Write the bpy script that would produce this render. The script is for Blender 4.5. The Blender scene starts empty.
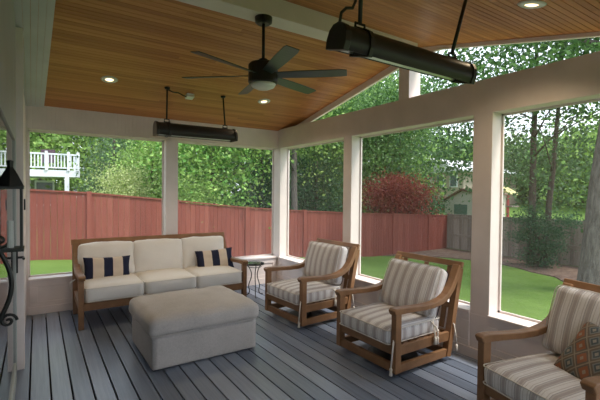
import bpy, math, random
import numpy as np
from mathutils import Vector, Matrix, noise
random.seed(7)
C = bpy.context.scene.collection
PI = math.pi
# ------------------------------------------------------------------ helpers
class MB:
    def __init__(s): s.v = []; s.f = []
    def add(s, v, f):
        o = len(s.v); s.v += [tuple(p) for p in v]; s.f += [tuple(i + o for i in q) for q in f]; return s
    def box(s, x0, x1, y0, y1, z0, z1, M=None):
        v = [Vector((x, y, z)) for x in (x0, x1) for y in (y0, y1) for z in (z0, z1)]
        if M is not None: v = [M @ p for p in v]
        return s.add(v, [(0, 1, 3, 2), (4, 6, 7, 5), (0, 4, 5, 1), (2, 3, 7, 6), (0, 2, 6, 4), (1, 5, 7, 3)])
    def prism(s, poly, axis, a, b):
        """poly of 2D points, extruded along axis from a to b (other axes kept in order)"""
        n = len(poly)
        def mk(p, t):
            if axis == 0: return (t, p[0], p[1])
            if axis == 1: return (p[0], t, p[1])
            return (p[0], p[1], t)
        v = [mk(p, a) for p in poly] + [mk(p, b) for p in poly]
        f = [tuple(range(n)), tuple(range(2 * n - 1, n - 1, -1))]
        f += [(i, i + n, (i + 1) % n + n, (i + 1) % n) for i in range(n)]
        return s.add(v, f)
    def strip(s, pts, th, axis, a, b):
        """board of thickness th following the 2D centre line pts, extruded along axis"""
        up, dn = [], []
        n = len(pts)
        for i in range(n):
            p = Vector(pts[i]); q = Vector(pts[min(i + 1, n - 1)]); r = Vector(pts[max(i - 1, 0)])
            d = (q - r).normalized(); nn = Vector((-d.y, d.x))
            t = th[i] if isinstance(th, (list, tuple)) else th
            up.append(p + nn * t / 2); dn.append(p - nn * t / 2)
        v = []; f = []
        for i in range(n):
            for (p, t) in ((dn[i], a), (up[i], a), (up[i], b), (dn[i], b)):
                v.append((t, p.x, p.y) if axis == 0 else (p.x, t, p.y))
        for i in range(n - 1):
            o = i * 4
            for k in range(4): f.append((o + k, o + (k + 1) % 4, o + 4 + (k + 1) % 4, o + 4 + k))
        f.append((0, 3, 2, 1)); o = (n - 1) * 4; f.append((o, o + 1, o + 2, o + 3))
        return s.add(v, f)
    def tube(s, path, r, n=10, closed=False):
        P = [Vector(p) for p in path]; m = len(P); v = []; f = []
        ref = Vector((0, 0, 1))
        for i in range(m):
            if closed: d = (P[(i + 1) % m] - P[i - 1]).normalized()
            else: d = (P[min(i + 1, m - 1)] - P[max(i - 1, 0)]).normalized()
            if abs(d.dot(ref)) > .93 and i == 0: ref = Vector((1, 0, 0))
            a = (ref - d * ref.dot(d))
            if a.length < 1e-4: a = d.orthogonal()
            a.normalize(); b = d.cross(a); ref = a
            rr = r[i] if isinstance(r, (list, tuple)) else r
            for k in range(n):
                t = 2 * PI * k / n; v.append(P[i] + (a * math.cos(t) + b * math.sin(t)) * rr)
        for i in range(m if closed else m - 1):
            j = (i + 1) % m
            for k in range(n): f.append((i * n + k, i * n + (k + 1) % n, j * n + (k + 1) % n, j * n + k))
        if not closed: f.append(tuple(range(n - 1, -1, -1))); f.append(tuple((m - 1) * n + k for k in range(n)))
        return s.add(v, f)
    def lathe(s, prof, c=(0, 0, 0), n=28):
        v = []; f = []
        for (r, z) in prof:
            for k in range(n):
                t = 2 * PI * k / n; v.append((c[0] + r * math.cos(t), c[1] + r * math.sin(t), c[2] + z))
        for i in range(len(prof) - 1):
            for k in range(n): f.append((i * n + k, i * n + (k + 1) % n, (i + 1) * n + (k + 1) % n, (i + 1) * n + k))
        f.append(tuple(range(n - 1, -1, -1))); f.append(tuple((len(prof) - 1) * n + k for k in range(n)))
        return s.add(v, f)
    def build(s, name, mat, parent=None, bevel=0, smooth=False, label=None):
        me = bpy.data.meshes.new(name); me.from_pydata([tuple(p) for p in s.v], [], s.f); me.update()
        import bmesh
        bm = bmesh.new(); bm.from_mesh(me); bmesh.ops.recalc_face_normals(bm, faces=bm.faces); bm.to_mesh(me); bm.free()
        if mat: me.materials.append(mat)
        o = bpy.data.objects.new(name, me); C.objects.link(o)
        if parent: o.parent = parent
        if bevel:
            m = o.modifiers.new('b', 'BEVEL'); m.width = bevel; m.segments = 2; m.limit_method = 'ANGLE'
        if smooth:
            for p in me.polygons: p.use_smooth = True
        if label: o['label'] = label
        return o

def tag(o, label, cat, group=None, kind=None):
    if label: o['label'] = label
    if cat: o['category'] = cat
    if group: o['group'] = group
    if kind: o['kind'] = kind
    return o
def thing(name, label, cat, loc=(0, 0, 0), rz=0, group=None):
    o = bpy.data.objects.new(name, None); C.objects.link(o); o.location = loc; o.rotation_euler = (0, 0, rz)
    o.empty_display_size = .1
    return tag(o, label, cat, group)
def struct(o): o['kind'] = 'structure'; return o
def copy_tree(o, parent=None):
    c = o.copy(); C.objects.link(c)
    if parent: c.parent = parent
    for ch in list(o.children): copy_tree(ch, c)
    return c

# ------------------------------------------------------------------ materials
def mat(name, col=(.8, .8, .8), rough=.6, metal=0, spec=.5, emit=None, es=0):
    m = bpy.data.materials.new(name); m.use_nodes = True
    b = m.node_tree.nodes['Principled BSDF']
    b.inputs['Base Color'].default_value = (*col, 1); b.inputs['Roughness'].default_value = rough
    b.inputs['Metallic'].default_value = metal; b.inputs['Specular IOR Level'].default_value = spec
    if emit: b.inputs['Emission Color'].default_value = (*emit, 1); b.inputs['Emission Strength'].default_value = es
    return m
class NT:
    def __init__(s, m): s.m = m; s.t = m.node_tree; s.b = s.t.nodes['Principled BSDF']
    def n(s, typ, **k):
        d = s.t.nodes.new(typ)
        for a, v in k.items(): setattr(d, a, v)
        return d
    def l(s, a, b): s.t.links.new(a, b)
    def coords(s, scale=(1, 1, 1), kind='Object'):
        tc = s.n('ShaderNodeTexCoord'); mp = s.n('ShaderNodeMapping'); mp.inputs['Scale'].default_value = scale
        s.l(tc.outputs[kind], mp.inputs['Vector']); return mp.outputs['Vector']
    def noise(s, vec, scale=5, detail=4, rough=.55):
        d = s.n('ShaderNodeTexNoise'); d.inputs['Scale'].default_value = scale; d.inputs['Detail'].default_value = detail
        d.inputs['Roughness'].default_value = rough; s.l(vec, d.inputs['Vector']); return d.outputs['Fac']
    def ramp(s, fac, stops, interp='LINEAR'):
        r = s.n('ShaderNodeValToRGB'); e = r.color_ramp.elements; r.color_ramp.interpolation = interp
        while len(e) > 1: e.remove(e[0])
        e[0].position = stops[0][0]; e[0].color = (*stops[0][1], 1)
        for p, c in stops[1:]: q = e.new(p); q.color = (*c, 1)
        s.l(fac, r.inputs['Fac']); return r.outputs['Color']
    def mix(s, f, a, b, mode='MIX'):
        d = s.n('ShaderNodeMix', data_type='RGBA', blend_type=mode)
        for sock, v in ((d.inputs[0], f), (d.inputs[6], a), (d.inputs[7], b)):
            if hasattr(v, 'links'): s.l(v, sock)
            else: sock.default_value = v if isinstance(v, (int, float)) else (*v, 1)
        return d.outputs[2]
    def math(s, op, a, b=None):
        d = s.n('ShaderNodeMath', operation=op)
        for i, v in enumerate((a, b)):
            if v is None: continue
            if hasattr(v, 'links'): s.l(v, d.inputs[i])
            else: d.inputs[i].default_value = v
        return d.outputs[0]
    def bump(s, h, st=.3, dist=.01):
        d = s.n('ShaderNodeBump'); d.inputs['Strength'].default_value = st; d.inputs['Distance'].default_value = dist
        s.l(h, d.inputs['Height']); s.l(d.outputs['Normal'], s.b.inputs['Normal'])
    def rnd(s): return s.n('ShaderNodeNewGeometry').outputs['Random Per Island']
    def color(s, c): s.l(c, s.b.inputs['Base Color'])

def wood(name, cols, scale, rough=.5, bump=.15, island=True, spec=.4, isl=.55):
    m = mat(name, rough=rough, spec=spec); t = NT(m)
    v = t.coords(scale); a = t.noise(v, 1, 6, .65)
    if island:
        r = t.rnd(); ad = t.math('ADD', t.math('MULTIPLY', r, isl), t.math('MULTIPLY', a, 1.2 - isl)); ad = t.math('SUBTRACT', ad, .1)
    else: ad = a
    n = len(cols); st = [(.22 + .56 * i / (n - 1), c) for i, c in enumerate(cols)]
    t.color(t.ramp(ad, st)); t.bump(a, bump, .004); return m
def paint(name, col, var=.06, rough=.5):
    m = mat(name, col, rough); t = NT(m); v = t.coords((1, 1, 1)); a = t.noise(v, 3.5, 5)
    c0 = tuple(x * (1 - var) for x in col); c1 = tuple(min(1, x * (1 + var)) for x in col)
    t.color(t.ramp(a, [(.3, c0), (.7, c1)])); t.bump(t.noise(v, 60, 3), .05, .002); return m
M = {}
M['white'] = paint('white_paint', (.74, .65, .615))
M['bead'] = paint('beadboard_paint', (.58, .575, .56))
M['gray'] = paint('grey_siding', (.36, .38, .36))
M['deck'] = wood('deck_boards', [(.105, .126, .17), (.18, .212, .278), (.28, .318, .40)], (38, 1.2, 8), .31, .35)  # blue of the skylight on the deck is tinted into the board colour
M['pine'] = wood('pine_planks', [(.36, .125, .036), (.49, .19, .055), (.60, .265, .09)], (1.0, 26, 26), .42, .08, isl=.42)
M['teak'] = wood('oiled_teak', [(.165, .08, .036), (.28, .145, .068), (.39, .22, .11)], (5, 5, 5), .45, .12)
M['dark'] = mat('dark_bronze', (.022, .018, .016), .42, .2)
M['blade'] = mat('fan_blade', (.035, .05, .045), .32, 0)
M['black'] = mat('black_iron', (.012, .012, .012), .4, .2)
M['steel'] = mat('brushed_reflector', (.55, .55, .55), .28, 1)
M['element'] = mat('ceramic_element', (.35, .33, .31), .5)
M['iron'] = mat('grey_iron', (.06, .055, .05), .45, .4)
M['cable'] = mat('cable_black', (.02, .018, .016), .6)
M['plug'] = mat('white_plastic', (.7, .7, .68), .4)
M['lamp'] = mat('lamp_glow', (1, .9, .7), .5, emit=(1, .74, .40), es=1.7)
M['fanlens'] = mat('frosted_lens', (.8, .8, .76), .5)
M['shadeblack'] = mat('shade_black', (.02, .02, .02), .9)  # near-black colour standing in for shade, indoors and under the deck
M['roof'] = mat('roof_shingle', (.12, .11, .10), .9)
def fabric(name, col, var=.1, sc=260):
    m = mat(name, col, .92, spec=.15); t = NT(m); v = t.coords((1, 1, 1)); a = t.noise(v, 75, 4, .9); b = t.noise(v, 4, 3)
    f = t.math('ADD', t.math('MULTIPLY', a, .7), t.math('MULTIPLY', b, .3))
    t.color(t.ramp(f, [(.3, tuple(x * (1 - var) for x in col)), (.7, tuple(min(1, x * (1 + var)) for x in col))]))
    t.bump(t.noise(v, sc, 3), .3, .003); return m
M['cream'] = fabric('cream_canvas', (.76, .72, .67), .05)
M['linen'] = fabric('oatmeal_linen', (.475, .445, .43), .22)
M['navyrib'] = fabric('navy_piping', (.03, .035, .07), .05)
M['cord'] = fabric('cord', (.66, .60, .53), .05)
def striped():
    m = mat('ticking_stripe', (.6, .55, .5), .92, spec=.15); t = NT(m)
    tc = t.n('ShaderNodeTexCoord'); sx = t.n('ShaderNodeSeparateXYZ'); t.l(tc.outputs['Object'], sx.inputs[0])
    sn = t.n('ShaderNodeSeparateXYZ'); t.l(tc.outputs['Normal'], sn.inputs[0])
    side = t.math('GREATER_THAN', t.math('ABSOLUTE', sn.outputs['X']), .75); dd = t.math('SUBTRACT', sx.outputs['Y'], sx.outputs['X'])
    co_ = t.math('ADD', sx.outputs['X'], t.math('MULTIPLY', dd, side))
    f = t.math('FRACT', t.math('MULTIPLY', t.math('ADD', co_, 5.03), 1 / .112))
    W = (.76, .73, .715); B = (.47, .415, .40); T = (.58, .525, .50); G = (.41, .385, .40)
    st = [(0, W), (.14, T), (.19, W), (.30, G), (.34, T), (.44, B), (.62, T), (.70, G), (.735, W), (.86, T), (.90, W)]
    c = t.ramp(f, st, 'CONSTANT')
    a = t.noise(t.coords(), 70, 3); c = t.mix(t.math('MULTIPLY', a, .28), c, (.3, .27, .25), 'MULTIPLY')
    t.color(c); t.bump(t.noise(t.coords(), 240, 3), .3, .003); return m
M['stripe'] = striped()
def banded():
    m = mat('navy_cream_bands', rough=.9, spec=.15); t = NT(m)
    tc = t.n('ShaderNodeTexCoord'); sx = t.n('ShaderNodeSeparateXYZ'); t.l(tc.outputs['Object'], sx.inputs[0])
    f = t.math('ADD', t.math('MULTIPLY', sx.outputs['X'], 1 / .58), .5)
    N = (.022, .025, .05); K = (.64, .53, .42)
    t.color(t.ramp(f, [(0, N), (.19, K), (.41, N), (.60, K), (.81, N)], 'CONSTANT'))
    t.bump(t.noise(t.coords(), 240, 3), .3, .003); return m
M['band'] = banded()
def ikat():
    m = mat('ikat_diamonds', rough=.9, spec=.15); t = NT(m)
    tc = t.n('ShaderNodeTexCoord'); sx = t.n('ShaderNodeSeparateXYZ'); t.l(tc.outputs['Object'], sx.inputs[0])
    u = t.math('MULTIPLY', t.math('ADD', sx.outputs['X'], 3.0), 1 / .115); v = t.math('MULTIPLY', t.math('ADD', sx.outputs['Z'], 3.0), 1 / .14)
    p = t.math('ADD', u, v); q = t.math('SUBTRACT', u, v)
    fp = t.math('ABSOLUTE', t.math('SUBTRACT', t.math('FRACT', p), .5)); fq = t.math('ABSOLUTE', t.math('SUBTRACT', t.math('FRACT', q), .5))
    d = t.math('MAXIMUM', fp, fq)
    d2 = t.math('ADD', d, t.math('MULTIPLY', t.math('SUBTRACT', t.noise(t.coords(), 40, 2), .5), .06))
    alt = t.math('FRACT', t.math('MULTIPLY', t.math('FLOOR', p), .5)); alt = t.math('GREATER_THAN', alt, .25)
    base = (.15, .115, .09)
    A = t.ramp(d2, [(0, (.30, .24, .18)), (.12, (.28, .115, .062)), (.33, base), (.45, (.27, .22, .165))], 'CONSTANT')
    Bc = t.ramp(d2, [(0, (.28, .25, .21)), (.12, (.085, .10, .105)), (.24, (.19, .195, .18)), (.33, base), (.45, (.27, .22, .165))], 'CONSTANT')
    t.color(t.mix(alt, A, Bc)); t.bump(t.noise(t.coords(), 200, 3), .3, .003); return m
M['ikat'] = ikat()
M['redfence'] = wood('red_stained_boards', [(.165, .036, .026), (.215, .050, .035), (.28, .082, .058)], (9, 9, .9), .75, .2, isl=.3)
M['greyfence'] = wood('weathered_boards', [(.13, .10, .08), (.20, .16, .13), (.28, .23, .19)], (9, 9, .9), .85, .2, isl=.4)
def lawn():
    m = mat('lawn_grass', rough=.9, spec=.1); t = NT(m); v = t.coords(); a = t.noise(v, 9, 6, .85); b = t.noise(v, .8, 4)
    f = t.math('ADD', t.math('MULTIPLY', a, .6), t.math('MULTIPLY', b, .4))
    t.color(t.ramp(f, [(.3, (.07, .125, .022)), (.5, (.12, .20, .038)), (.7, (.20, .30, .075))])); t.bump(t.noise(v, 90, 4, .8), .7, .05); return m
M['lawn'] = lawn()
def mulch():
    m = mat('leaf_mulch', rough=.95, spec=.1); t = NT(m); v = t.coords(); a = t.noise(v, 7, 6, .9)
    t.color(t.ramp(a, [(.32, (.05, .032, .024)), (.5, (.16, .105, .08)), (.68, (.33, .24, .19))])); t.bump(a, 1, .06); return m
M['mulch'] = mulch()
def bark(name, c0, c1):
    m = mat(name, rough=.95, spec=.1); t = NT(m); a = t.noise(t.coords((7, 7, 1.6)), 1.6, 6, .75)
    t.color(t.ramp(a, [(.32, c0), (.68, c1)])); t.bump(a, .9, .04); return m
M['bark'] = bark('brown_bark', (.045, .034, .027), (.15, .12, .10))
M['greybark'] = bark('grey_bark', (.06, .05, .043), (.22, .19, .168))
def leafmat(name, cols, trans=.35):
    m = bpy.data.materials.new(name); m.use_nodes = True; t = NT(m)
    r = t.rnd(); n = len(cols); c = t.ramp(r, [(i / max(1, n - 1), k) for i, k in enumerate(cols)])
    t.color(c); t.b.inputs['Roughness'].default_value = .55; t.b.inputs['Specular IOR Level'].default_value = .3
    tr = t.n('ShaderNodeBsdfTranslucent'); t.l(c, tr.inputs['Color']); mx = t.n('ShaderNodeMixShader'); mx.inputs[0].default_value = trans
    t.l(t.b.outputs[0], mx.inputs[1]); t.l(tr.outputs[0], mx.inputs[2])
    t.l(mx.outputs[0], t.t.nodes['Material Output'].inputs['Surface']); return m
LF = {
 'bright': leafmat('bright_green_leaves', [(.13, .24, .05), (.23, .38, .085), (.36, .50, .14)]),
 'mid': leafmat('mid_green_leaves', [(.055, .125, .035), (.10, .20, .055), (.18, .31, .09)]),
 'yellow': leafmat('yellow_green_leaves', [(.26, .34, .10), (.40, .48, .17), (.54, .58, .27)]),
 'grey': leafmat('grey_green_needles', [(.07, .14, .06), (.12, .20, .09), (.18, .27, .13)]),
 'dark': leafmat('dark_green_needles', [(.018, .065, .03), (.035, .11, .045), (.07, .17, .065)]),
 'gloss': leafmat('glossy_magnolia_leaves', [(.07, .19, .03), (.13, .31, .05), (.27, .45, .10), (.36, .50, .14)], .25),
 'maple': leafmat('dark_red_maple_leaves', [(.13, .022, .02), (.24, .045, .035), (.34, .085, .05)]),
 'juniper': leafmat('blue_green_juniper', [(.025, .075, .035), (.045, .12, .055), (.08, .18, .075)]),
 'shade': leafmat('deep_green_leaves', [(.04, .09, .03), (.07, .145, .05), (.12, .215, .075)]),
}
def screenmat():
    m = bpy.data.materials.new('insect_screen'); m.use_nodes = True; t = NT(m)
    t.b.inputs['Base Color'].default_value = (.42, .42, .42, 1); t.b.inputs['Roughness'].default_value = .8
    tr = t.n('ShaderNodeBsdfTransparent'); mx = t.n('ShaderNodeMixShader'); mx.inputs[0].default_value = .15
    t.l(tr.outputs[0], mx.inputs[1]); t.l(t.b.outputs[0], mx.inputs[2]); t.l(mx.outputs[0], t.t.nodes['Material Output'].inputs['Surface']); return m
M['screen'] = screenmat()
def glassmat(name='clear_glass'):
    m = bpy.data.materials.new(name); m.use_nodes = True; t = NT(m)
    g = t.n('ShaderNodeBsdfGlossy'); g.inputs['Roughness'].default_value = .01; tr = t.n('ShaderNodeBsdfTransparent')
    fr = t.n('ShaderNodeFresnel'); fr.inputs['IOR'].default_value = 1.5; mx = t.n('ShaderNodeMixShader')
    t.l(fr.outputs[0], mx.inputs[0]); t.l(tr.outputs[0], mx.inputs[1]); t.l(g.outputs[0], mx.inputs[2])
    t.l(mx.outputs[0], t.t.nodes['Material Output'].inputs['Surface']); return m
M['glass'] = glassmat()

# ------------------------------------------------------------------ the porch shell
XR, YB, XL, YF = 3.655, 6.25, -.155, -.75
RIDGE, EAVE, S, SF = 3.19, 2.75, .21, .226
def cz(y): return EAVE + S * (YB - y) if y > RIDGE else EAVE + S * (YB - RIDGE) - SF * (RIDGE - y)
# floor: separate boards with open gaps over a near-black sheet that paints in the shade below
b = MB(); pit = .1455; x = -.0485 - 1 * pit
while x < XR + .2:
    x1 = min(x + pit - .012, XR + .2)
    b.box(x, x1, YF - .3, YB + .2, -.028, 0); x += pit
fl = struct(b.build('floor', M['deck'], bevel=.003))
b = MB(); b.box(-.3, XR + .2, YF - .3, YB + .2, -.14, -.06); struct(b.build('trim_2', M['shadeblack']))
# ceiling planks run along X, each a board with its own tone
b = MB(); pw = .056
for side in (0, 1):
    d = 0
    ln = (YB + .55 - RIDGE) if side == 0 else (RIDGE - YF + .5)
    while d < ln:
        x = -.16
        while x < XR + .2:
            L = random.uniform(1.2, 3.6); x1 = min(x + L, XR + .2)
            sg = 1 if side == 0 else -1
            ya, yb_ = RIDGE + sg * (d + .002), RIDGE + sg * (d + pw - .0035)
            za, zb_ = cz(ya), cz(yb_)
            v = [(x, ya, za), (x1 - .001, ya, za), (x1 - .001, yb_, zb_), (x, yb_, zb_)]
            v += [(p[0], p[1], p[2] + .02) for p in v]
            b.add(v, [(0, 1, 2, 3), (7, 6, 5, 4), (0, 4, 5, 1), (1, 5, 6, 2), (2, 6, 7, 3), (3, 7, 4, 0)])
            x = x1
        d += pw
struct(b.build('ceiling', M['pine']))
b = MB()
y0, y1 = YF - .5, YB + .55
b.prism([(y0, cz(y0) + .021), (RIDGE, cz(RIDGE) + .021), (y1, cz(y1) + .021), (y1, cz(y1) + .2), (RIDGE, cz(RIDGE) + .2), (y0, cz(y0) + .2)], 0, -.9, XR + .22)
struct(b.build('trim_3', M['roof']))
# ridge beam
b = MB(); b.box(-.15, XR + .0, 3.085, 3.29, 3.2, 3.41); struct(b.build('trim_4', M['white'], bevel=.004))
# painted beadboard strip between ceiling and house wall
b = MB()
ys = [6.25, RIDGE, YF]
def sx(y): return .083 + (6.25 - y) * .023
for a_, c_ in ((6.25, 3.29), (3.085, YF)):
    n = 5
    for k in range(n):
        f0, f1 = k / n, (k + .96) / n
        def P(y, f): return -.155 + (sx(y) + .155) * f
        v = [(P(a_, f0), a_, cz(a_) - .022), (P(a_, f1), a_, cz(a_) - .022), (P(c_, f1), c_, cz(c_) - .022), (P(c_, f0), c_, cz(c_) - .022)]
        v += [(p[0], p[1], p[2] + .02) for p in v]
        b.add(v, [(0, 1, 2, 3), (7, 6, 5, 4), (0, 4, 5, 1), (1, 5, 6, 2), (2, 6, 7, 3), (3, 7, 4, 0)])
struct(b.build('trim_1', M['bead']))
ZS, ZT = .472, 2.435
# back wall
b = MB()
b.box(-.155, XR + .2, YB, YB + .19, -.1, ZS - .03)                  # knee wall
b.box(1.662, 1.847, YB, YB + .19, ZS - .03, ZT)                     # post
b.box(-.155, -.097, YB, YB + .19, ZS - .03, ZT)
b.box(XR, XR + .2, YB, YB + .19, ZS - .03, ZT)
b.box(-.155, XR + .2, YB + .004, YB + .19, ZT, 2.76)                # beam
# beadboard face of the beam
x = -.15
while x < 1.7: b.box(x, x + .047, YB - .004, YB + .004, ZT, 2.755); x += .051
b.box(1.7, XR, YB - .004, YB + .004, ZT, 2.755)
for (u0, u1) in ((-.09, 1.68), (1.84, XR)):                        # applied frame of each panel
    b.box(u0, u1, YB - .012, YB, .36, ZS - .03); b.box(u0, u1, YB - .012, YB, .10, .16)
    n = 2
    for k in range(n + 1):
        xx = u0 + (u1 - u0 - .09) * k / n; b.box(xx, xx + .09, YB - .012, YB, .16, .36)
struct(b.build('wall_back', M['white'], bevel=.003))
b = MB()
for (u0, u1) in ((-.097, 1.662), (1.847, XR)): b.box(u0, u1, YB - .03, YB + .2, ZS - .03, ZS)
struct(b.build('trim_5', M['white'], bevel=.004))
b = MB(); b.box(-.1, XR - .02, YB - .024, YB, 0, .10); struct(b.build('baseboard_back', M['white'], bevel=.003))
# right wall (gable end)
op = [(4.389, 6.16), (2.368, 4.215), (.32, 2.167), (-.6, .12)]
b = MB(); b.box(XR, XR + .2, YF, YB, -.1, ZS - .03)
edges = [YB] + [v for o_ in op for v in (o_[1], o_[0])] + [YF]
for i in range(0, len(edges), 2): b.box(XR, XR + .2, edges[i + 1], edges[i], ZS - .03, ZT)
b.box(XR, XR + .2, YF, YB, ZT, 2.77)
for (u0, u1) in op:
    b.box(XR - .012, XR, u0, u1, .36, ZS - .03); b.box(XR - .012, XR, u0, u1, .10, .16)
    for k in range(3):
        yy = u0 + (u1 - u0 - .09) * k / 2; b.box(XR - .012, XR, yy, yy + .09, .16, .36)
b.box(XR, XR + .2, 3.206, 3.366, 2.77, 3.38)                        # king post
struct(b.build('wall_right', M['white'], bevel=.003))
b = MB()
for (u0, u1) in op: b.box(XR - .03, XR + .21, u0, u1, ZS - .03, ZS)
struct(b.build('trim_6', M['white'], bevel=.004))
b = MB(); b.box(XR - .024, XR, YF, YB - .02, 0, .10); struct(b.build('baseboard_right', M['white'], bevel=.003))
b = MB()                                                            # rake boards
b.prism([(YB + .2, cz(YB + .2) - .004), (RIDGE, cz(RIDGE) - .004), (YF, cz(YF) - .004), (YF, cz(YF) - .03), (RIDGE - .3, cz(RIDGE - .3) - .045), (RIDGE, cz(RIDGE) - .095), (YB + .2, cz(YB + .2) - .095)], 0, XR + .16, XR + .2)
struct(b.build('trim_7', M['white']))
# front wall behind the camera: knee wall, posts, beam, open screens
b = MB(); b.box(-.155, XR + .2, YF - .19, YF, -.1, ZS); b.box(-.155, XR + .2, YF - .19, YF, 2.25, 2.62)
for xx in (-.155, 1.15, 2.4, XR): b.box(xx, xx + .18, YF - .19, YF, ZS, 2.25)
struct(b.build('wall_front', M['white']))
# screens in the openings
k = 1
for (u0, u1) in ((-.097, 1.662), (1.847, XR)):
    w = MB(); z0, z1 = ZS, ZT; yy = YB + .15
    w.box(u0, u1, yy, yy + .02, z0, z0 + .02); w.box(u0, u1, yy, yy + .02, z1 - .02, z1); w.box(u0, u0 + .018, yy, yy + .02, z0, z1); w.box(u1 - .018, u1, yy, yy + .02, z0, z1)
    f_ = struct(w.build('window_%d' % k, M['white'])); k += 1
    MB().add([(u0, yy + .01, z0), (u1, yy + .01, z0), (u1, yy + .01, z1), (u0, yy + .01, z1)], [(0, 1, 2, 3)]).build('insect_screen', M['screen'], f_)
for (u0, u1) in op:
    w = MB(); z0, z1 = ZS, ZT; xx = XR + .16
    w.box(xx, xx + .02, u0, u1, z0, z0 + .02); w.box(xx, xx + .02, u0, u1, z1 - .02, z1); w.box(xx, xx + .02, u0, u0 + .018, z0, z1); w.box(xx, xx + .02, u1 - .018, u1, z0, z1)
    f_ = struct(w.build('window_%d' % k, M['white'])); k += 1
    MB().add([(xx + .01, u0, z0), (xx + .01, u1, z0), (xx + .01, u1, z1), (xx + .01, u0, z1)], [(0, 1, 2, 3)]).build('insect_screen', M['screen'], f_)
# house wall on the left with its glazed door
b = MB()
b.box(-.35, XL, YF, 1.5, -.05, 4.0); b.box(-.35, XL, 1.5, 4.2, 2.12, 4.0); b.box(-.35, XL, 4.2, 4.4, -.05, 4.0); b.box(-.35, -.135, 4.42, YB + .19, -.05, 4.0)
struct(b.build('wall_left', M['gray']))
b = MB(); b.box(-.2, -.10, 4.39, 4.56, 0, 3.1); b.box(-.135, -.12, 4.56, YB, 0, 2.745); struct(b.build('trim_8', M['white'], bevel=.003))
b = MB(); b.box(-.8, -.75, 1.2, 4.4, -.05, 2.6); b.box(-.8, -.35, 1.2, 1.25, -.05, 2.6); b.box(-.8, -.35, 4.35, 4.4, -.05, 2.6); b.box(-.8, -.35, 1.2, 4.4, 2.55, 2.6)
struct(b.build('trim_9', M['shadeblack']))  # box behind the door glass, coloured near-black as the unlit interior
fr = MB(); fr.box(-.20, -.15, 1.5, 1.6, 0, 2.12); fr.box(-.20, -.15, 4.15, 4.2, 0, 2.12); fr.box(-.20, -.15, 1.5, 4.2, 2.06, 2.12); fr.box(-.20, -.15, 1.5, 4.2, 0, .16)
dr = struct(fr.build('door_1', M['gray'], bevel=.003))
MB().box(-.168, -.162, 1.6, 4.15, .16, 2.06).build('glass', M['glass'], dr)
h = MB(); h.box(-.15, -.138, 4.15, 4.2, .93, 1.16); h.tube([(-.15, 4.175, 1.06), (-.10, 4.175, 1.06), (-.095, 4.08, 1.06)], .01)
h.build('door_handle', M['black'], dr)
b = MB(); b.box(-.1, -.088, 4.395, 4.46, 1.46, 1.56)
lt = tag(b.build('latch_plate', M['black'], bevel=.003), 'small black latch plate on the white door casing at left', 'latch')

# ------------------------------------------------------------------ wall sconce
sc = thing('wall_lantern', 'black iron scroll wall lantern on the house wall at far left', 'lantern', (-.155, 2.0, 1.41))
MB().lathe([(0, 0), (.035, 0), (.035, .012), (.012, .02), (0, .02)], n=20).build('back_plate', M['black'], sc).rotation_euler = (0, PI / 2, 0)
p = []
for i in range(30):
    t = i / 29; a = -PI / 2 + t * 1.5 * PI
    p.append((.012 + .055 * math.sin(t * PI), 0, -.32 + .34 * t))
q = MB(); q.tube(p, .009)
for (cx, czz, s_) in ((.055, -.30, 1), (.03, .03, -1)):
    q.tube([(cx + .03 * (1 - i / 24) * math.cos(i * .42), 0, czz + s_ * .03 * (1 - i / 24) * math.sin(i * .42)) for i in range(22)], .006)
q.build('scroll_arm', M['black'], sc, smooth=True)
q = MB()
for sx_ in (0, 1):
    for sy in (-1, 1): q.box(.022 + sx_ * .075, .030 + sx_ * .075, sy * .045 - .004, sy * .045 + .004, .0, .24)
q.box(.018, .11, -.052, .052, -.012, .0); q.box(.018, .11, -.052, .052, .24, .25)
q.build('cage', M['black'], sc)
MB().box(.027, .1, -.044, .044, 0, .24).build('glass', M['glass'], sc)
MB().lathe([(.0, .36), (.012, .355), (.01, .33), (.026, .30), (.048, .25)], c=(.064, 0, 0), n=4).build('cap', M['black'], sc)
MB().tube([(.064, 0, 0), (.064, 0, .11)], .012).build('candle', M['plug'], sc)

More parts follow.
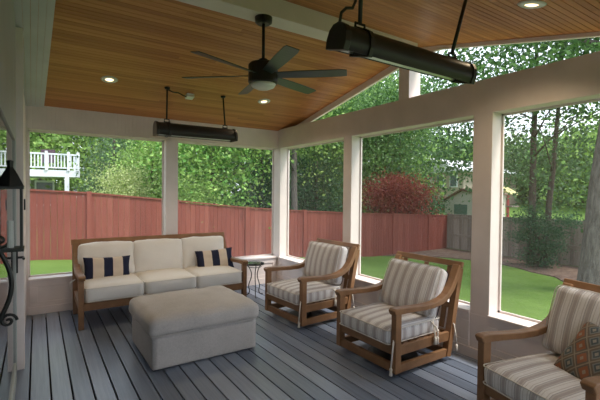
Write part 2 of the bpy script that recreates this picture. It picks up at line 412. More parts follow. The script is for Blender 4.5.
# ------------------------------------------------------------------ cushions
def rbox(w, d, h, r, puff=(0, 0, 0), n=14, seed=0, wr=.004, sag=0):
    """rounded, puffed box centred on the origin; returns an MB"""
    idx = {}; m = MB()
    def key(i, j, k):
        t = (i, j, k)
        if t in idx: return idx[t]
        u, v, s_ = (2 * i / n - 1), (2 * j / n - 1), (2 * k / n - 1)
        def ease(a): return math.copysign(abs(a) ** .8, a)
        u, v, s_ = ease(u), ease(v), ease(s_)
        p = Vector((u * w / 2, v * d / 2, s_ * h / 2))
        inn = Vector((max(-w / 2 + r, min(w / 2 - r, p.x)), max(-d / 2 + r, min(d / 2 - r, p.y)), max(-h / 2 + r, min(h / 2 - r, p.z))))
        q_ = p - inn
        if q_.length > 1e-6: p = inn + q_.normalized() * r
        p.x += u * puff[0] * (1 - v * v) * (1 - s_ * s_); p.y += v * puff[1] * (1 - u * u) * (1 - s_ * s_); p.z += s_ * puff[2] * (1 - u * u) * (1 - v * v)
        nv = noise.noise_vector(Vector((p.x * 5 + seed * 7.3, p.y * 5, p.z * 5))) + .5 * noise.noise_vector(Vector((p.x * 13, p.y * 13 + seed, p.z * 13)))
        p += nv * wr
        m.v.append(tuple(p)); idx[t] = len(m.v) - 1; return idx[t]
    for a in range(n):
        for c in range(n):
            m.f.append((key(a, c, 0), key(a, c + 1, 0), key(a + 1, c + 1, 0), key(a + 1, c, 0)))
            m.f.append((key(a, c, n), key(a + 1, c, n), key(a + 1, c + 1, n), key(a, c + 1, n)))
            m.f.append((key(a, 0, c), key(a + 1, 0, c), key(a + 1, 0, c + 1), key(a, 0, c + 1)))
            m.f.append((key(a, n, c), key(a, n, c + 1), key(a + 1, n, c + 1), key(a + 1, n, c)))
            m.f.append((key(0, a, c), key(0, a, c + 1), key(0, a + 1, c + 1), key(0, a + 1, c)))
            m.f.append((key(n, a, c), key(n, a + 1, c), key(n, a + 1, c + 1), key(n, a, c + 1)))
    return m
def piping(w, d, h, r, z, rad=.006, cr=.035, lift=None):
    pts = []
    for (cx, cy, a0) in ((w / 2 - cr, d / 2 - cr, 0), (-w / 2 + cr, d / 2 - cr, PI / 2), (-w / 2 + cr, -d / 2 + cr, PI), (w / 2 - cr, -d / 2 + cr, 1.5 * PI)):
        for i in range(5):
            a = a0 + i * PI / 8; pts.append((cx + cr * math.cos(a), cy + cr * math.sin(a), z))
    return MB().tube(pts, rad, 6, closed=True)
def pillow(w, h, t, n=20, seed=0):
    """pinched-corner pillow in the local XZ plane, thickness along Y"""
    m = MB()
    for side in (-1, 1):
        o = len(m.v)
        for i in range(n + 1):
            for j in range(n + 1):
                u, v = 2 * i / n - 1, 2 * j / n - 1
                e = (1 - u ** 4) * (1 - v ** 4); th = t / 2 * max(0, e) ** .55
                pin = 1 - .07 * (1 - v * v) * abs(u) ** 3; pin2 = 1 - .09 * (1 - u * u) * abs(v) ** 3
                nz = noise.noise(Vector((u * 2 + seed, v * 2, side))) * .012 * max(0, e)
                m.v.append((u * w / 2 * pin, side * (th + nz), v * h / 2 * pin2))
        for i in range(n):
            for j in range(n):
                a = o + i * (n + 1) + j; m.f.append((a, a + 1, a + n + 2, a + n + 1))
    import bmesh
    return m
def finish_pillow(o):
    import bmesh
    bm = bmesh.new(); bm.from_mesh(o.data); bmesh.ops.remove_doubles(bm, verts=bm.verts, dist=.0008)
    bmesh.ops.recalc_face_normals(bm, faces=bm.faces); bm.to_mesh(o.data); bm.free()
    for p in o.data.polygons: p.use_smooth = True

# ------------------------------------------------------------------ seating family
def arm_profile(front, back_top, level, n=9):
    pts = [(-.02, level - .008), (0, level + .002), (.05, level + .004), (.2, level - .004), (.38, level - .014), (.52, level - .012), (.63, level + .008), (.71, level + .045), (.78, level + .11), (.835, level + .19), (.88, level + .275), (.905, level + .33)]
    return pts
def posts_frame(root, W, level=.60, z0=.05, sofa=False):
    wd = M['teak']; h = W / 2; t = .065
    for s_ in (-1, 1):
        x0, x1 = (s_ * h - (t if s_ > 0 else 0), s_ * h + (0 if s_ > 0 else t))
        MB().box(x0 + .006 * (s_ < 0), x1 - .006 * (s_ > 0), 0, .07, z0, level - .02).build('front_post', wd, root, .005)
        # rear post leaning back
        MB().strip([(.74, z0), (.80, .33), (.86, .62), (.925, .90)], .062, 0, x0, x1).build('rear_post', wd, root, .004)
        th = [.05, .062, .058, .05, .05, .052, .056, .06, .062, .062, .058, .05]
        MB().strip(arm_profile(0, 0, level), th, 0, s_ * h - (.078 if s_ > 0 else -.003), s_ * h + (.003 if s_ > 0 else .078) - (0 if s_ > 0 else 0)).build('armrest', wd, root, .008)
def make_chair(label):
    W = .84; h = W / 2
    r = thing('swivel_armchair', label, 'armchair', (0, 0, 0), 0)
    wd = M['teak']; posts_frame(r, W)
    a, c = -h + .065, h - .065
    MB().box(a, c, .012, .05, .205, .30).build('seat_rail', wd, r, .004)
    MB().box(a, c, .012, .05, .05, .125).build('bottom_rail', wd, r, .004)
    for s_ in (-1, 1):
        x0, x1 = (h - .05, h - .012) if s_ > 0 else (-h + .012, -h + .05)
        MB().box(x0, x1, .07, .755, .205, .29).build('side_rail', wd, r, .004)
        MB().box(x0, x1, .07, .735, .05, .125).build('bottom_rail', wd, r, .004)
    MB().box(a, c, .75, .79, .21, .29).build('seat_rail', wd, r, .004)
    MB().box(a, c, .725, .76, .05, .125).build('bottom_rail', wd, r, .004)
    MB().strip([(.912, .908), (.932, .962)], .034, 0, -h - .012, h + .012).build('top_rail', wd, r, .006)
    MB().strip([(.835, .50), (.85, .55)], .03, 0, a, c).build('back_rail', wd, r, .004)
    for k in range(3):
        xx = -.29 + k * .29
        MB().strip([(.79, .3), (.845, .56), (.915, .905)], .016, 0, xx - .026, xx + .026).build('back_slat', wd, r, .002)
    for k in range(7):
        yy = .075 + k * .095
        MB().box(-h + .05, h - .05, yy, yy + .06, .262, .28).build('seat_slat', wd, r, .002)
    MB().lathe([(0, 0), (.25, 0), (.25, .02), (.2, .03), (.06, .035), (.06, .19), (.17, .2), (.17, .215), (0, .215)], c=(0, .40, .002)).build('swivel_base', M['dark'], r)
    # cushions
    s_ = rbox(W - .145, .72, .155, .045, (.006, .012, .028), seed=1).build('seat_cushion', M['stripe'], r, smooth=True); s_.location = (0, .335, .360)
    for z in (.06, -.06): piping(W - .143, .722, .15, .04, z * 1.02, .005).build('piping', M['cord'], s_, smooth=True)
    bc = rbox(W - .14, .15, .50, .05, (.004, .045, .010), seed=2, wr=.008).build('back_cushion', M['stripe'], r, smooth=True)
    bc.location = (0, .67, .66); bc.rotation_euler = (math.radians(-24), 0, 0)
    pp = piping(W - .145, .50, .15, .05, 0, .005, .05)
    for yy in (-.06, .06):
        q = MB(); q.v = [(x_, yy, y_) for (x_, y_, z_) in pp.v]; q.f = list(pp.f); q.build('piping', M['navyrib'] if yy > 0 else M['cord'], bc, smooth=True)
    # hanging ties with knots
    def tie(pts, n='cushion_tie'):
        q = MB(); q.tube(pts, .008, 6)
        e = Vector(pts[-1]); q.tube([e + Vector((0, 0, .01)), e + Vector((0, 0, -.012)), e + Vector((0, 0, -.035)), e + Vector((0, 0, -.065))], [.006, .016, .012, .018], 7)
        q.build(n, M['cord'], r, smooth=True)
    tie([(h - .07, .04, .38), (h - .025, -.012, .33), (h - .03, -.02, .22), (h - .045, -.018, .10)])
    tie([(h - .09, .60, .42), (h - .02, .54, .36), (h + .012, .51, .29)])
    tie([(h - .09, .55, .42), (h - .01, .555, .37), (h + .014, .55, .32), (h + .014, .54, .29)])
    tie([(h - .08, .80, .42), (h + .01, .80, .36), (h + .02, .815, .25), (h + .018, .83, .16)])
    return r
c2 = make_chair('brown wooden swivel armchair with tasselled grey-striped cushions, middle of the three armchairs')
c2.location = (2.615, 2.81, 0); c2.rotation_euler = (0, 0, -PI / 2)
GRP = 'striped swivel armchairs along the right wall'
c1 = copy_tree(c2); c1.location = (2.585, 4.275, 0); c1.rotation_euler = (0, 0, math.radians(-86.5)); c1['label'] = 'brown wooden swivel armchair with grey-striped cushions nearest the glass side table'
c3 = copy_tree(c2); c3.location = (2.60, 1.275, 0); c3.rotation_euler = (0, 0, math.radians(-103)); c3['label'] = 'brown wooden swivel armchair holding the orange diamond pillow, cut off by the photo edge'
for c in (c1, c2, c3): c['group'] = GRP
for c, dz, an in ((c1, .03, -15), (c3, .035, -19)):
    for ch in c.children:
        if ch.name.startswith('back_cushion'): ch.location.z += dz; ch.location.y += .025; ch.rotation_euler.x = math.radians(an)

# sofa
W = 2.18; h = W / 2
sf = thing('sofa', 'three-seat wooden patio sofa with cream cushions under the back screens', 'sofa', (1.483, 5.255, 0), 0)
wd = M['teak']; posts_frame(sf, W, .605, 0)
a, c = -h + .065, h - .065
MB().box(a, c, .012, .05, .215, .305).build('seat_rail', wd, sf, .004)
for s_ in (-1, 1):
    x0, x1 = (h - .05, h - .012) if s_ > 0 else (-h + .012, -h + .05)
    MB().box(x0, x1, .07, .78, .215, .305).build('side_rail', wd, sf, .004)
MB().box(a, c, .76, .80, .215, .305).build('seat_rail', wd, sf, .004)
MB().strip([(.893, .905), (.918, .968)], .045, 0, -h - .01, h + .01).build('top_rail', wd, sf, .006)
for k in range(15):
    xx = -h + .14 + k * (W - .28) / 14
    MB().strip([(.79, .3), (.84, .56), (.90, .90)], .016, 0, xx - .026, xx + .026).build('back_slat', wd, sf, .002)
for k in range(7):
    yy = .08 + k * .095; MB().box(-h + .05, h - .05, yy, yy + .06, .272, .29).build('seat_slat', wd, sf, .002)
cw = (W - .14) / 3
for k in range(3):
    q = rbox(cw - .004, .76, .195, .05, (.002, .012, .022), seed=10 + k).build('seat_cushion', M['cream'], sf, smooth=True); q.location = (-W / 2 + .07 + cw * (k + .5), .375, .40)
    for z in (.078, -.078): piping(cw - .006, .762, .19, .04, z, .005).build('piping', M['cream'], q, smooth=True)
    q = rbox(cw + .012, .17, .475, .045, (.0, .045, .012), seed=20 + k, wr=.014).build('back_cushion', M['cream'], sf, smooth=True); q.location = (-W / 2 + .07 + cw * (k + .5), .755, .685); q.rotation_euler = (math.radians(-11), 0, 0)
MB().tube([(-h + .02, .70, .47), (-h - .03, .72, .43), (-h - .035, .72, .36), (-h - .02, .71, .31)], .008, 6).build('cushion_tie', M['cream'], sf, smooth=True)
# pillows
def lumbar(label, loc, rot, m, w, h_, t, seed, group=None, kind='pillow'):
    o = pillow(w, h_, t, seed=seed).build('throw_pillow', m); finish_pillow(o); o.location = loc; o.rotation_euler = rot
    return tag(o, label, kind, group)
lumbar('navy and cream banded lumbar pillow at the left end of the sofa', (.775, 5.765, .61), (math.radians(-14), math.radians(2), math.radians(3)), M['band'], .58, .32, .13, 1)
lumbar('navy and cream banded lumbar pillow at the right end of the sofa', (2.27, 5.765, .60), (math.radians(-16), math.radians(-3), math.radians(-6)), M['band'], .58, .32, .13, 4)
o = lumbar('brown pillow with orange and grey diamonds lying in the nearest armchair', (0, 0, 0), (0, 0, 0), M['ikat'], .50, .44, .14, 8)
ux = Vector((-.357, -.915, -.120)).normalized(); uz = Vector((.517, -.362, .776)); uz = (uz - ux * uz.dot(ux)).normalized(); uy = uz.cross(ux)
o.matrix_world = Matrix.Translation((3.03, 1.02, .575)) @ Matrix((ux, uy, uz)).transposed().to_4x4()

# ottoman
ot = thing('ottoman', 'large oatmeal upholstered ottoman standing in the middle of the deck', 'ottoman', (1.385, 4.13, 0), math.radians(.5))
rbox(1.05, .89, .30, .014, (.0, .0, 0), n=16, seed=5, wr=.002).build('base', M['linen'], ot, smooth=True).location = (0, 0, .163)
top = rbox(1.12, .96, .19, .07, (.012, .012, .03), n=22, seed=6, wr=.010).build('cushion_top', M['linen'], ot, smooth=True); top.location = (0, 0, .398)
piping(1.09, .93, .2, .05, -.075, .006, .07).build('piping', M['linen'], top, smooth=True)
for sx_ in (-1, 1):
    for sy in (-1, 1): MB().box(sx_ * .45 - .03, sx_ * .45 + .03, sy * .37 - .03, sy * .37 + .03, 0, .03).build('foot', M['dark'], ot)

# side table
st = thing('side_table', 'small glass-topped iron side table between the sofa and corner armchair', 'side table', (2.86, 5.58, 0))
MB().lathe([(0, 0), (.150, 0), (.152, .005), (.150, .010), (0, .010)], c=(0, 0, .512), n=36).build('table_top', M['glass'], st)
q = MB(); q.tube([(.148 * math.cos(i * PI / 16), .148 * math.sin(i * PI / 16), .506) for i in range(32)], .007, 8, closed=True)
q.build('top_ring', M['iron'], st, smooth=True)
q = MB(); q.tube([(.105 * math.cos(i * PI / 12), .105 * math.sin(i * PI / 12), .465) for i in range(24)], .005, 8, closed=True); q.build('lower_ring', M['iron'], st, smooth=True)
for k in range(3):
    a = k * 2 * PI / 3 - 1.9
    pr = [(.14, .506), (.128, .475), (.09, .44), (.055, .36), (.06, .28), (.09, .2), (.10, .14), (.085, .08), (.10, .03), (.14, .008), (.165, .012)]
    # smooth the profile
    pts = []
    for i in range(len(pr) - 1):
        p0 = pr[max(i - 1, 0)]; p1 = pr[i]; p2 = pr[i + 1]; p3 = pr[min(i + 2, len(pr) - 1)]
        for j in range(4):
            t = j / 4
            f_ = lambda u0, u1, u2, u3: .5 * (2 * u1 + (u2 - u0) * t + (2 * u0 - 5 * u1 + 4 * u2 - u3) * t * t + (3 * u1 - u0 - 3 * u2 + u3) * t ** 3)
            r_, z_ = f_(p0[0], p1[0], p2[0], p3[0]), f_(p0[1], p1[1], p2[1], p3[1]); pts.append((r_ * math.cos(a), r_ * math.sin(a), max(.008, z_)))
    MB().tube(pts, .0075, 8).build('leg', M['iron'], st, smooth=True)

# ------------------------------------------------------------------ ceiling fan
fn = thing('ceiling_fan', 'black six-blade ceiling fan hanging from the white ridge beam', 'ceiling fan', (1.69, 3.16, 2.60))
MB().lathe([(0, 0), (.055, 0), (.075, .015), (.078, .06), (0, .06)], c=(0, 0, .54)).build('canopy', M['dark'], fn, smooth=False)
MB().lathe([(.014, 0), (.014, .34)], c=(0, 0, .21), n=16).build('downrod', M['dark'], fn, smooth=True)
MB().lathe([(0, 0), (.12, 0), (.132, .01), (.132, .165), (.12, .18), (.05, .19), (.04, .22), (.02, .225), (0, .225)], c=(0, 0, .01)).build('motor_housing', M['dark'], fn)
MB().lathe([(0, -.028), (.06, -.034), (.10, -.016), (.115, .009), (0, .009)]).build('light_lens', M['fanlens'], fn, smooth=True)
bl = None
for k in range(6):
    a = math.radians(18.5 + 60 * k)
    if bl is None:
        q = MB(); n = 14; v = []; f = []
        for i in range(n + 1):
            u = i / n; x = .10 + .645 * u; w = .042 + .018 * math.sin(min(1, u * 1.4) * PI / 2)
            if u > .93: w *= .86
            tw = -math.radians(17 - 6 * u)
            for (yy, zz) in ((-w, 0), (w, 0), (w, .007), (-w, .007)):
                v.append((x, yy * math.cos(tw), .085 + yy * math.sin(tw) + zz))
        for i in range(n):
            for j in range(4): f.append((i * 4 + j, i * 4 + (j + 1) % 4, i * 4 + 4 + (j + 1) % 4, i * 4 + 4 + j))
        f.append((0, 3, 2, 1)); f.append((n * 4, n * 4 + 1, n * 4 + 2, n * 4 + 3)); q.add(v, f)
        bl = q.build('blade', M['blade'], fn, bevel=.002); o = bl
    else: o = bl.copy(); C.objects.link(o)
    o.rotation_euler = (0, 0, a)

# ------------------------------------------------------------------ infrared heaters
def heater(label, x0, x1, y, z, tops, sock, sc_=1.0, tilt=0):
    r = thing('patio_heater', label, 'heater', ((x0 + x1) / 2, y, z), 0, 'black tube heaters hung from the ceiling')
    L = x1 - x0; k = sc_
    body = [(-.075, -.065), (-.082, -.02), (-.07, .03), (-.045, .06), (0, .075), (.045, .06), (.07, .03), (.082, -.02), (.075, -.065), (.066, -.065), (.070, -.02), (.06, .02), (.04, .048), (0, .062), (-.04, .048), (-.06, .02), (-.070, -.02), (-.066, -.065)]
    Rm = Matrix.Rotation(tilt, 2)
    rot = lambda P_: [tuple(Rm @ Vector((p_[0] * k, p_[1] * k))) for p_ in P_]
    q = MB(); nb = len(body)
    bb = rot(body)
    v = [(-L / 2 + .02, p_[0], p_[1]) for p_ in bb] + [(L / 2 - .02, p_[0], p_[1]) for p_ in bb]
    q.add(v, [(i, (i + 1) % nb, (i + 1) % nb + nb, i + nb) for i in range(nb)])
    q.build('housing', M['dark'], r, smooth=True)
    cap = rot([(-.085, -.07), (-.09, -.02), (-.078, .034), (-.05, .066), (0, .082), (.05, .066), (.078, .034), (.09, -.02), (.085, -.07)])
    for s_ in (-1, 1):
        MB().prism(cap, 0, s_ * (L / 2 - .035) , s_ * L / 2).build('end_cap', M['dark'], r, .004)
    for s_ in (-1,):
        xx = s_ * (L / 2 - .17) 
        MB().prism(rot([(x_ * 1.03, z_ * 1.04) for x_, z_ in [(-.085, -.07), (-.09, -.02), (-.078, .034), (-.05, .066), (0, .082), (.05, .066), (.078, .034), (.09, -.02), (.085, -.07)]]), 0, xx - .012, xx + .012).build('strap', M['dark'], r)
    ref = rot([(-.062, -.060), (-.05, -.02), (-.02, .01), (.02, .01), (.05, -.02), (.062, -.060), (.058, -.060), (.046, -.022), (.018, .004), (-.018, .004), (-.046, -.022), (-.058, -.060)])
    nb = len(ref); q = MB()
    v = [(-L / 2 + .04, p_[0], p_[1]) for p_ in ref] + [(L / 2 - .04, p_[0], p_[1]) for p_ in ref]
    q.add(v, [(i, (i + 1) % nb, (i + 1) % nb + nb, i + nb) for i in range(nb)]); q.build('reflector', M['steel'], r)
    e = rot([(0, -.028)])[0]
    MB().tube([(-L / 2 + .05, e[0], e[1]), (L / 2 - .05, e[0], e[1])], .012).build('heating_tube', M['element'], r, smooth=True)
    for i, t_ in enumerate(tops):
        s_ = (-1, 1)[i]; bx = s_ * (L / 2 - .15)
        tt = Vector(t_) - r.location; bt = Vector((bx, 0, .115 * k))
        MB().tube([bt, tt], .011, 8).build('hanger_rod', M['black'], r, smooth=True)
        q = MB(); q.box(bx - .035, bx + .035, -.012, .012, .075 * k, .085 * k); q.tube([(bx - .03, 0, .08 * k), (bx - .03, 0, .11 * k), (bx + .03, 0, .11 * k), (bx + .03, 0, .08 * k)], .007, 6); q.build('bracket', M['black'], r)
        MB().lathe([(0, -.02), (.03, -.02), (.034, .004), (0, .004)], c=tuple(tt), n=16).build('ceiling_mount', M['black'], r)
    return r
hf = heater('black tube heater hanging far, in front of the back beam', 1.245, 2.345, 5.22, 2.435, [(1.395, 5.20, cz(5.20) - .004), (2.16, 5.21, cz(5.21) - .004)], None, 1.2)
# its power cord and socket box on the ceiling
o_ = hf.location
pt = [Vector((1.41, 5.2, cz(5.2) - .03)), Vector((1.47, 5.215, cz(5.2) - .045)), Vector((1.55, 5.24, cz(5.24) - .03)), Vector((1.63, 5.27, cz(5.27) - .045)), Vector((1.70, 5.30, cz(5.3) - .04))]
MB().tube([p_ - o_ for p_ in pt], .008, 6).build('power_cord', M['cable'], hf, smooth=True)
q = MB().box(-.05, .05, -.05, .05, -.05, 0); bx = q.build('socket_box', M['plug'], hf, .005); bx.location = Vector((1.72, 5.31, cz(5.31) - .002)) - o_; bx.rotation_euler = (-math.atan(S), 0, 0)
hn = heater('large black tube heater hanging nearest, top centre of the view', 1.195, 2.235, 1.50, 2.395, [(1.36, 1.50, cz(1.50) - .002), (2.27, 1.50, cz(1.50) - .002)], None, .86, math.radians(16))
o_ = hn.location
MB().tube([Vector((-.50, 0, .07)), Vector((-.49, 0, .12)), Vector((-.46, 0, .15)), Vector((-.42, 0, .16)), Vector((-.40, 0, .2)), Vector((-.40, 0, .5))], .008, 6).build('power_cord', M['cable'], hn, smooth=True)

# ------------------------------------------------------------------ recessed lights
for (lx, ly, lab) in ((.724, 5.217, 'white recessed ceiling light nearest the house wall'), (2.786, 5.177, 'white recessed ceiling light below the fan, near the back corner'), (2.945, 1.47, 'white recessed ceiling light at the top edge, nearest the camera')):
    t = thing('recessed_light', lab, 'ceiling light', (lx, ly, cz(ly)), 0, 'recessed lights in the plank ceiling')
    sg = -1 if ly > RIDGE else 1
    t.rotation_euler = (sg * math.atan(S if sg < 0 else SF), 0, 0)
    MB().lathe([(.044, -.001), (.05, -.012), (.08, -.009), (.094, -.001)], n=32).build('trim_ring', M['plug'], t, smooth=True)
    MB().lathe([(0, -.004), (.045, -.004), (.045, -.001), (0, -.001)], n=32).build('lens', M['lamp'], t)
    L = bpy.data.lights.new('downlight', 'SPOT'); L.energy = 22; L.color = (1, .78, .5); L.spot_size = math.radians(130); L.spot_blend = .8; L.shadow_soft_size = .05
    lo = bpy.data.objects.new('downlight', L); C.objects.link(lo); lo.parent = t; lo.location = (0, 0, -.03)

# ------------------------------------------------------------------ the garden
def gz(x, y):
    z = -.19 - .075 * max(0, min(x, 12.2))
    if x > 17: z += (x - 17) * .068
    return z
b = MB(); xs = [-30, -10, 0] + [2 * i for i in range(1, 10)] + [22, 30, 45, 90]; ys = [-25, -5, 5, 12.35, 20, 35, 90]
for x in xs:
    for y in ys: b.v.append((x, y, gz(x, y) - (.001)))
for i in range(len(xs) - 1):
    for j in range(len(ys) - 1):
        o = i * len(ys) + j; b.f.append((o, o + len(ys), o + len(ys) + 1, o + 1))
g = b.build('lawn', M['lawn']); tag(g, 'smooth green lawn sloping away beyond the screens', 'lawn', kind='structure')
# mulch bed
poly = [(12.4, 12.25), (13.6, 11.7), (14.55, 10.5), (15.0, 9.3), (15.1, 8.55), (14.8, 7.6), (14.5, 7.1), (14.3, 6.2), (13.4, 5.4), (12.6, 4.6), (12.5, 3.6), (13.2, 2.4), (14, 0), (16.95, 0), (16.95, 12.28)]
b = MB(); b.prism(poly, 2, -1.16, -1.07); mu = b.build('mulch_bed', M['mulch']); tag(mu, 'brown leaf mulch bed along the grey fence corner', 'mulch bed', kind='structure')
# fences
def fence(name, label, pts, m, Htop, panel_h, sec=2.4, outer=0.1, double=False):
    r = thing(name, label, 'fence', (pts[0][0], pts[0][1], 0)); o = Vector((pts[0][0], pts[0][1], 0))
    for (a, c) in zip(pts[:-1], pts[1:]):
        A, B = Vector((a[0], a[1], 0)), Vector((c[0], c[1], 0)); L = (B - A).length; d = (B - A) / L; ang = math.atan2(d.y, d.x)
        n = max(1, round(L / sec)); w = L / n
        for i in range(n):
            q = MB(); nb = int(w / .145); bw = w / nb
            for k in range(nb):
                u = i * w + k * bw; p0 = A + d * u; p1 = A + d * (u + bw - .006); t0, t1 = Htop(p0), Htop(p1); t0 = t1 = (t0 + t1) / 2
                nn = Vector((-d.y, d.x, 0)) * .011
                v = [p0 - nn, p1 - nn, p1 + nn, p0 + nn]
                vv = [(p_.x - o.x, p_.y - o.y, (t0 - panel_h) if j < 4 else t0) for j, p_ in enumerate(v + v)]
                q.add(vv, [(3, 2, 1, 0), (4, 5, 6, 7), (0, 1, 5, 4), (1, 2, 6, 5), (2, 3, 7, 6), (3, 0, 4, 7)])
            q.build('panel', m, r)
            p0 = A + d * (i * w); p1 = A + d * (i * w + w)
            for (dz0, dz1, wd_, nm) in ((-.16, -.06, .03, 'rail'), (0, .04, .07, 'cap_rail'), (-panel_h * .55, -panel_h * .55 + .09, .03, 'rail')):
                nn = Vector((-d.y, d.x, 0)); s_ = -1
                off0, off1 = (-.042, -.012) if nm == 'rail' else (-.045, .035)
                v = [p0 + nn * off0, p1 + nn * off0, p1 + nn * off1, p0 + nn * off1]
                if not double and nm == 'rail' : continue
                vv = []
                for j in range(8):
                    p_ = v[j % 4]; vv.append((p_.x - o.x, p_.y - o.y, Htop(p_) + (dz0 if j < 4 else dz1)))
                MB().add(vv, [(3, 2, 1, 0), (4, 5, 6, 7), (0, 1, 5, 4), (1, 2, 6, 5), (2, 3, 7, 6), (3, 0, 4, 7)]).build(nm, m, r)
            q = MB(); q.box(p0.x - o.x - .06, p0.x - o.x + .06, p0.y - o.y - .06, p0.y - o.y + .06, Htop(p0) - panel_h - .1, Htop(p0) + .06); q.build('post', m, r)
    return r
def ht(p):
    X = p.x
    K = [(-16, 1.75), (-.15, 1.66), (1.2, 1.545), (3.2, 1.375), (4.35, 1.215), (7, .98), (8.2, .92), (11.3, .755), (17, .53)]
    for (a, za), (c, zc) in zip(K[:-1], K[1:]):
        if X <= c: return za + (zc - za) * (X - a) / (c - a)
    return .53
fence('wooden_fence', 'red stained wooden privacy fence running behind the back screens', [(-15.6, 12.35), (15.6, 12.35), (17.0, 12.35)], M['redfence'], ht, 1.92)
fence('wooden_fence', 'weathered grey-brown wooden fence beyond the big tree trunk', [(17.05, 12.3), (17.05, -6.9)], M['greyfence'], lambda p: .58 + (12.3 - p.y) * .008, 1.85, double=True)

# ---- foliage
rng = np.random.default_rng(5)
def leaves(name, m, blobs, n, size, parent, loc=(0, 0, 0), flat=0.0, shell=.55, droop=False, label=None, clump=55):
    """blobs: (cx,cy,cz,rx,ry,rz) ; n leaves scattered near the blob shells, clustered in twigs"""
    B = np.array(blobs, float); wgt = (B[:, 3] * B[:, 4] + B[:, 4] * B[:, 5] + B[:, 3] * B[:, 5]); wgt /= wgt.sum()
    nc = max(10, n // clump); ci = rng.choice(len(B), nc, p=wgt)
    d = rng.normal(size=(nc, 3)); d /= np.linalg.norm(d, axis=1)[:, None]
    r = rng.uniform(shell, 1.0, nc) ** .7
    cen = B[ci, :3] + d * B[ci, 3:] * r[:, None]
    li = rng.integers(0, nc, n); sig = size * .47 * clump ** .5
    pos = cen[li] + rng.normal(size=(n, 3)) * np.array([sig, sig, sig * .55])
    if droop: pos[:, 2] -= np.abs(rng.normal(size=n)) * size * 2
    nrm = rng.normal(size=(n, 3)); nrm[:, 2] += flat; nrm /= np.linalg.norm(nrm, axis=1)[:, None]
    t = rng.normal(size=(n, 3)); t -= nrm * (t * nrm).sum(1)[:, None]; t /= np.linalg.norm(t, axis=1)[:, None]
    s_ = np.cross(nrm, t); sz = size * rng.uniform(.6, 1.25, n)[:, None]
    a = pos - t * sz * .5; c = pos + t * sz * .5; e = pos + s_ * sz * .3 + nrm * sz * .08; f = pos - s_ * sz * .3 + nrm * sz * .08
    V = np.stack([a, e, c, f], 1).reshape(-1, 3)
    me = bpy.data.meshes.new(name); me.vertices.add(4 * n); me.vertices.foreach_set('co', V.ravel())
    me.loops.add(4 * n); me.loops.foreach_set('vertex_index', np.arange(4 * n, dtype=np.int32))
    me.polygons.add(n); me.polygons.foreach_set('loop_start', np.arange(0, 4 * n, 4, dtype=np.int32))
    me.update(calc_edges=True); me.materials.append(m)
    o = bpy.data.objects.new(name, me); C.objects.link(o); o.parent = parent
    return o
def trunk(root, h_, r, m, lean=(0, 0), limbs=6, spread=1.5, seed=0, start=.35, base=(0, 0)):
    rr = random.Random(seed)
    pts = [(base[0] + lean[0] * t * h_ + rr.uniform(-.04, .04) * h_ * .2 * t, base[1] + lean[1] * t * h_ + rr.uniform(-.04, .04) * h_ * .2 * t, h_ * t - (.1 if t == 0 else 0)) for t in [i / 8 for i in range(9)]]
    rad = [r * (1.25 if i == 0 else 1) * (1 - .75 * i / 8) for i in range(9)]
    o = MB().tube(pts, rad, 12).build('trunk', m, root, smooth=True)
    q = MB()
    for k in range(limbs):
        t = start + (1 - start) * (k + rr.random() * .6) / limbs; i = min(7, int(t * 8)); p = Vector(pts[i]).lerp(Vector(pts[i + 1]), t * 8 - i)
        a = rr.uniform(0, 2 * PI); L = spread * (1.15 - .6 * t) * rr.uniform(.7, 1.1)
        q.tube([p, p + Vector((math.cos(a) * L * .4, math.sin(a) * L * .4, L * .25)), p + Vector((math.cos(a) * L, math.sin(a) * L, L * .55))], [r * .38 * (1.1 - t), r * .25 * (1.1 - t), r * .08], 6)
    if limbs: q.build('branches', m, root, smooth=True)
    return o
def tree(name, label, cat, x, y, h_, cr, lf, n, ls, kind='round', tr=.16, tm='bark', low=.25, group=None, seed=1, z=None, flat=.0, twin=False, squash=1, clump=55):
    z = gz(x, y) if z is None else z
    r = thing(name, label, cat, (x, y, z), 0, group); rr = random.Random(seed)
    bl_ = []
    if kind == 'round':
        nb = 9
        for k in range(nb):
            a = k * 2.4; t = (k + .5) / nb; zz = h_ * (low + (1 - low) * t) ; R = cr * math.sin(PI * min(1, (.25 + .75 * (1 - t)))) ** .6 if t > .2 else cr * .75
            off = cr * .55 * (1 - .6 * t)
            bl_.append((math.cos(a) * off, math.sin(a) * off * squash, min(zz, h_ - R * .35), R * .62, R * .62 * squash, h_ * (1 - low) * .20))
    elif kind == 'cone':
        nb = 9
        for k in range(nb):
            t = k / nb; R = cr * (1 - t * .85); bl_.append((rr.uniform(-.1, .1) * cr, rr.uniform(-.1, .1) * cr, h_ * (low + (1 - low) * t), R, R, h_ * .09))
    elif kind == 'bush':
        for k in range(8):
            a = rr.uniform(0, 6.28); off = cr * rr.uniform(.1, .6); R = cr * rr.uniform(.4, .6); bl_.append((math.cos(a) * off, math.sin(a) * off, h_ * rr.uniform(.35, .75), R, R, h_ * .3))
    if kind != 'bush':
        trunk(r, h_ * .93, tr, M[tm], limbs=8 if kind == 'round' else 0, spread=cr * .9, seed=seed)
        if twin: trunk(r, h_ * .85, tr * .8, M[tm], lean=(.0, -.06), limbs=6, spread=cr * .8, seed=seed + 3, base=(.1, -.42)).name = 'trunk'
    else: trunk(r, h_ * .6, .05, M[tm], limbs=5, spread=cr * .7, seed=seed, start=.1)
    leaves('foliage', LF[lf], bl_, n, ls, r, flat=flat, clump=clump)
    return r
G1 = 'trees beyond the red fence'
tree('broadleaf_tree', 'bright green tree rising behind the white raised deck', 'tree', .2, 28, 9.5, 4.2, 'bright', 9000, .30, low=.12, seed=2, group=G1)
tree('conifer_tree', 'soft grey-green tree just right of the white raised deck', 'tree', 2.95, 20.0, 5.4, 1.3, 'grey', 9000, .14, kind='cone', low=.1, seed=3, group=G1)
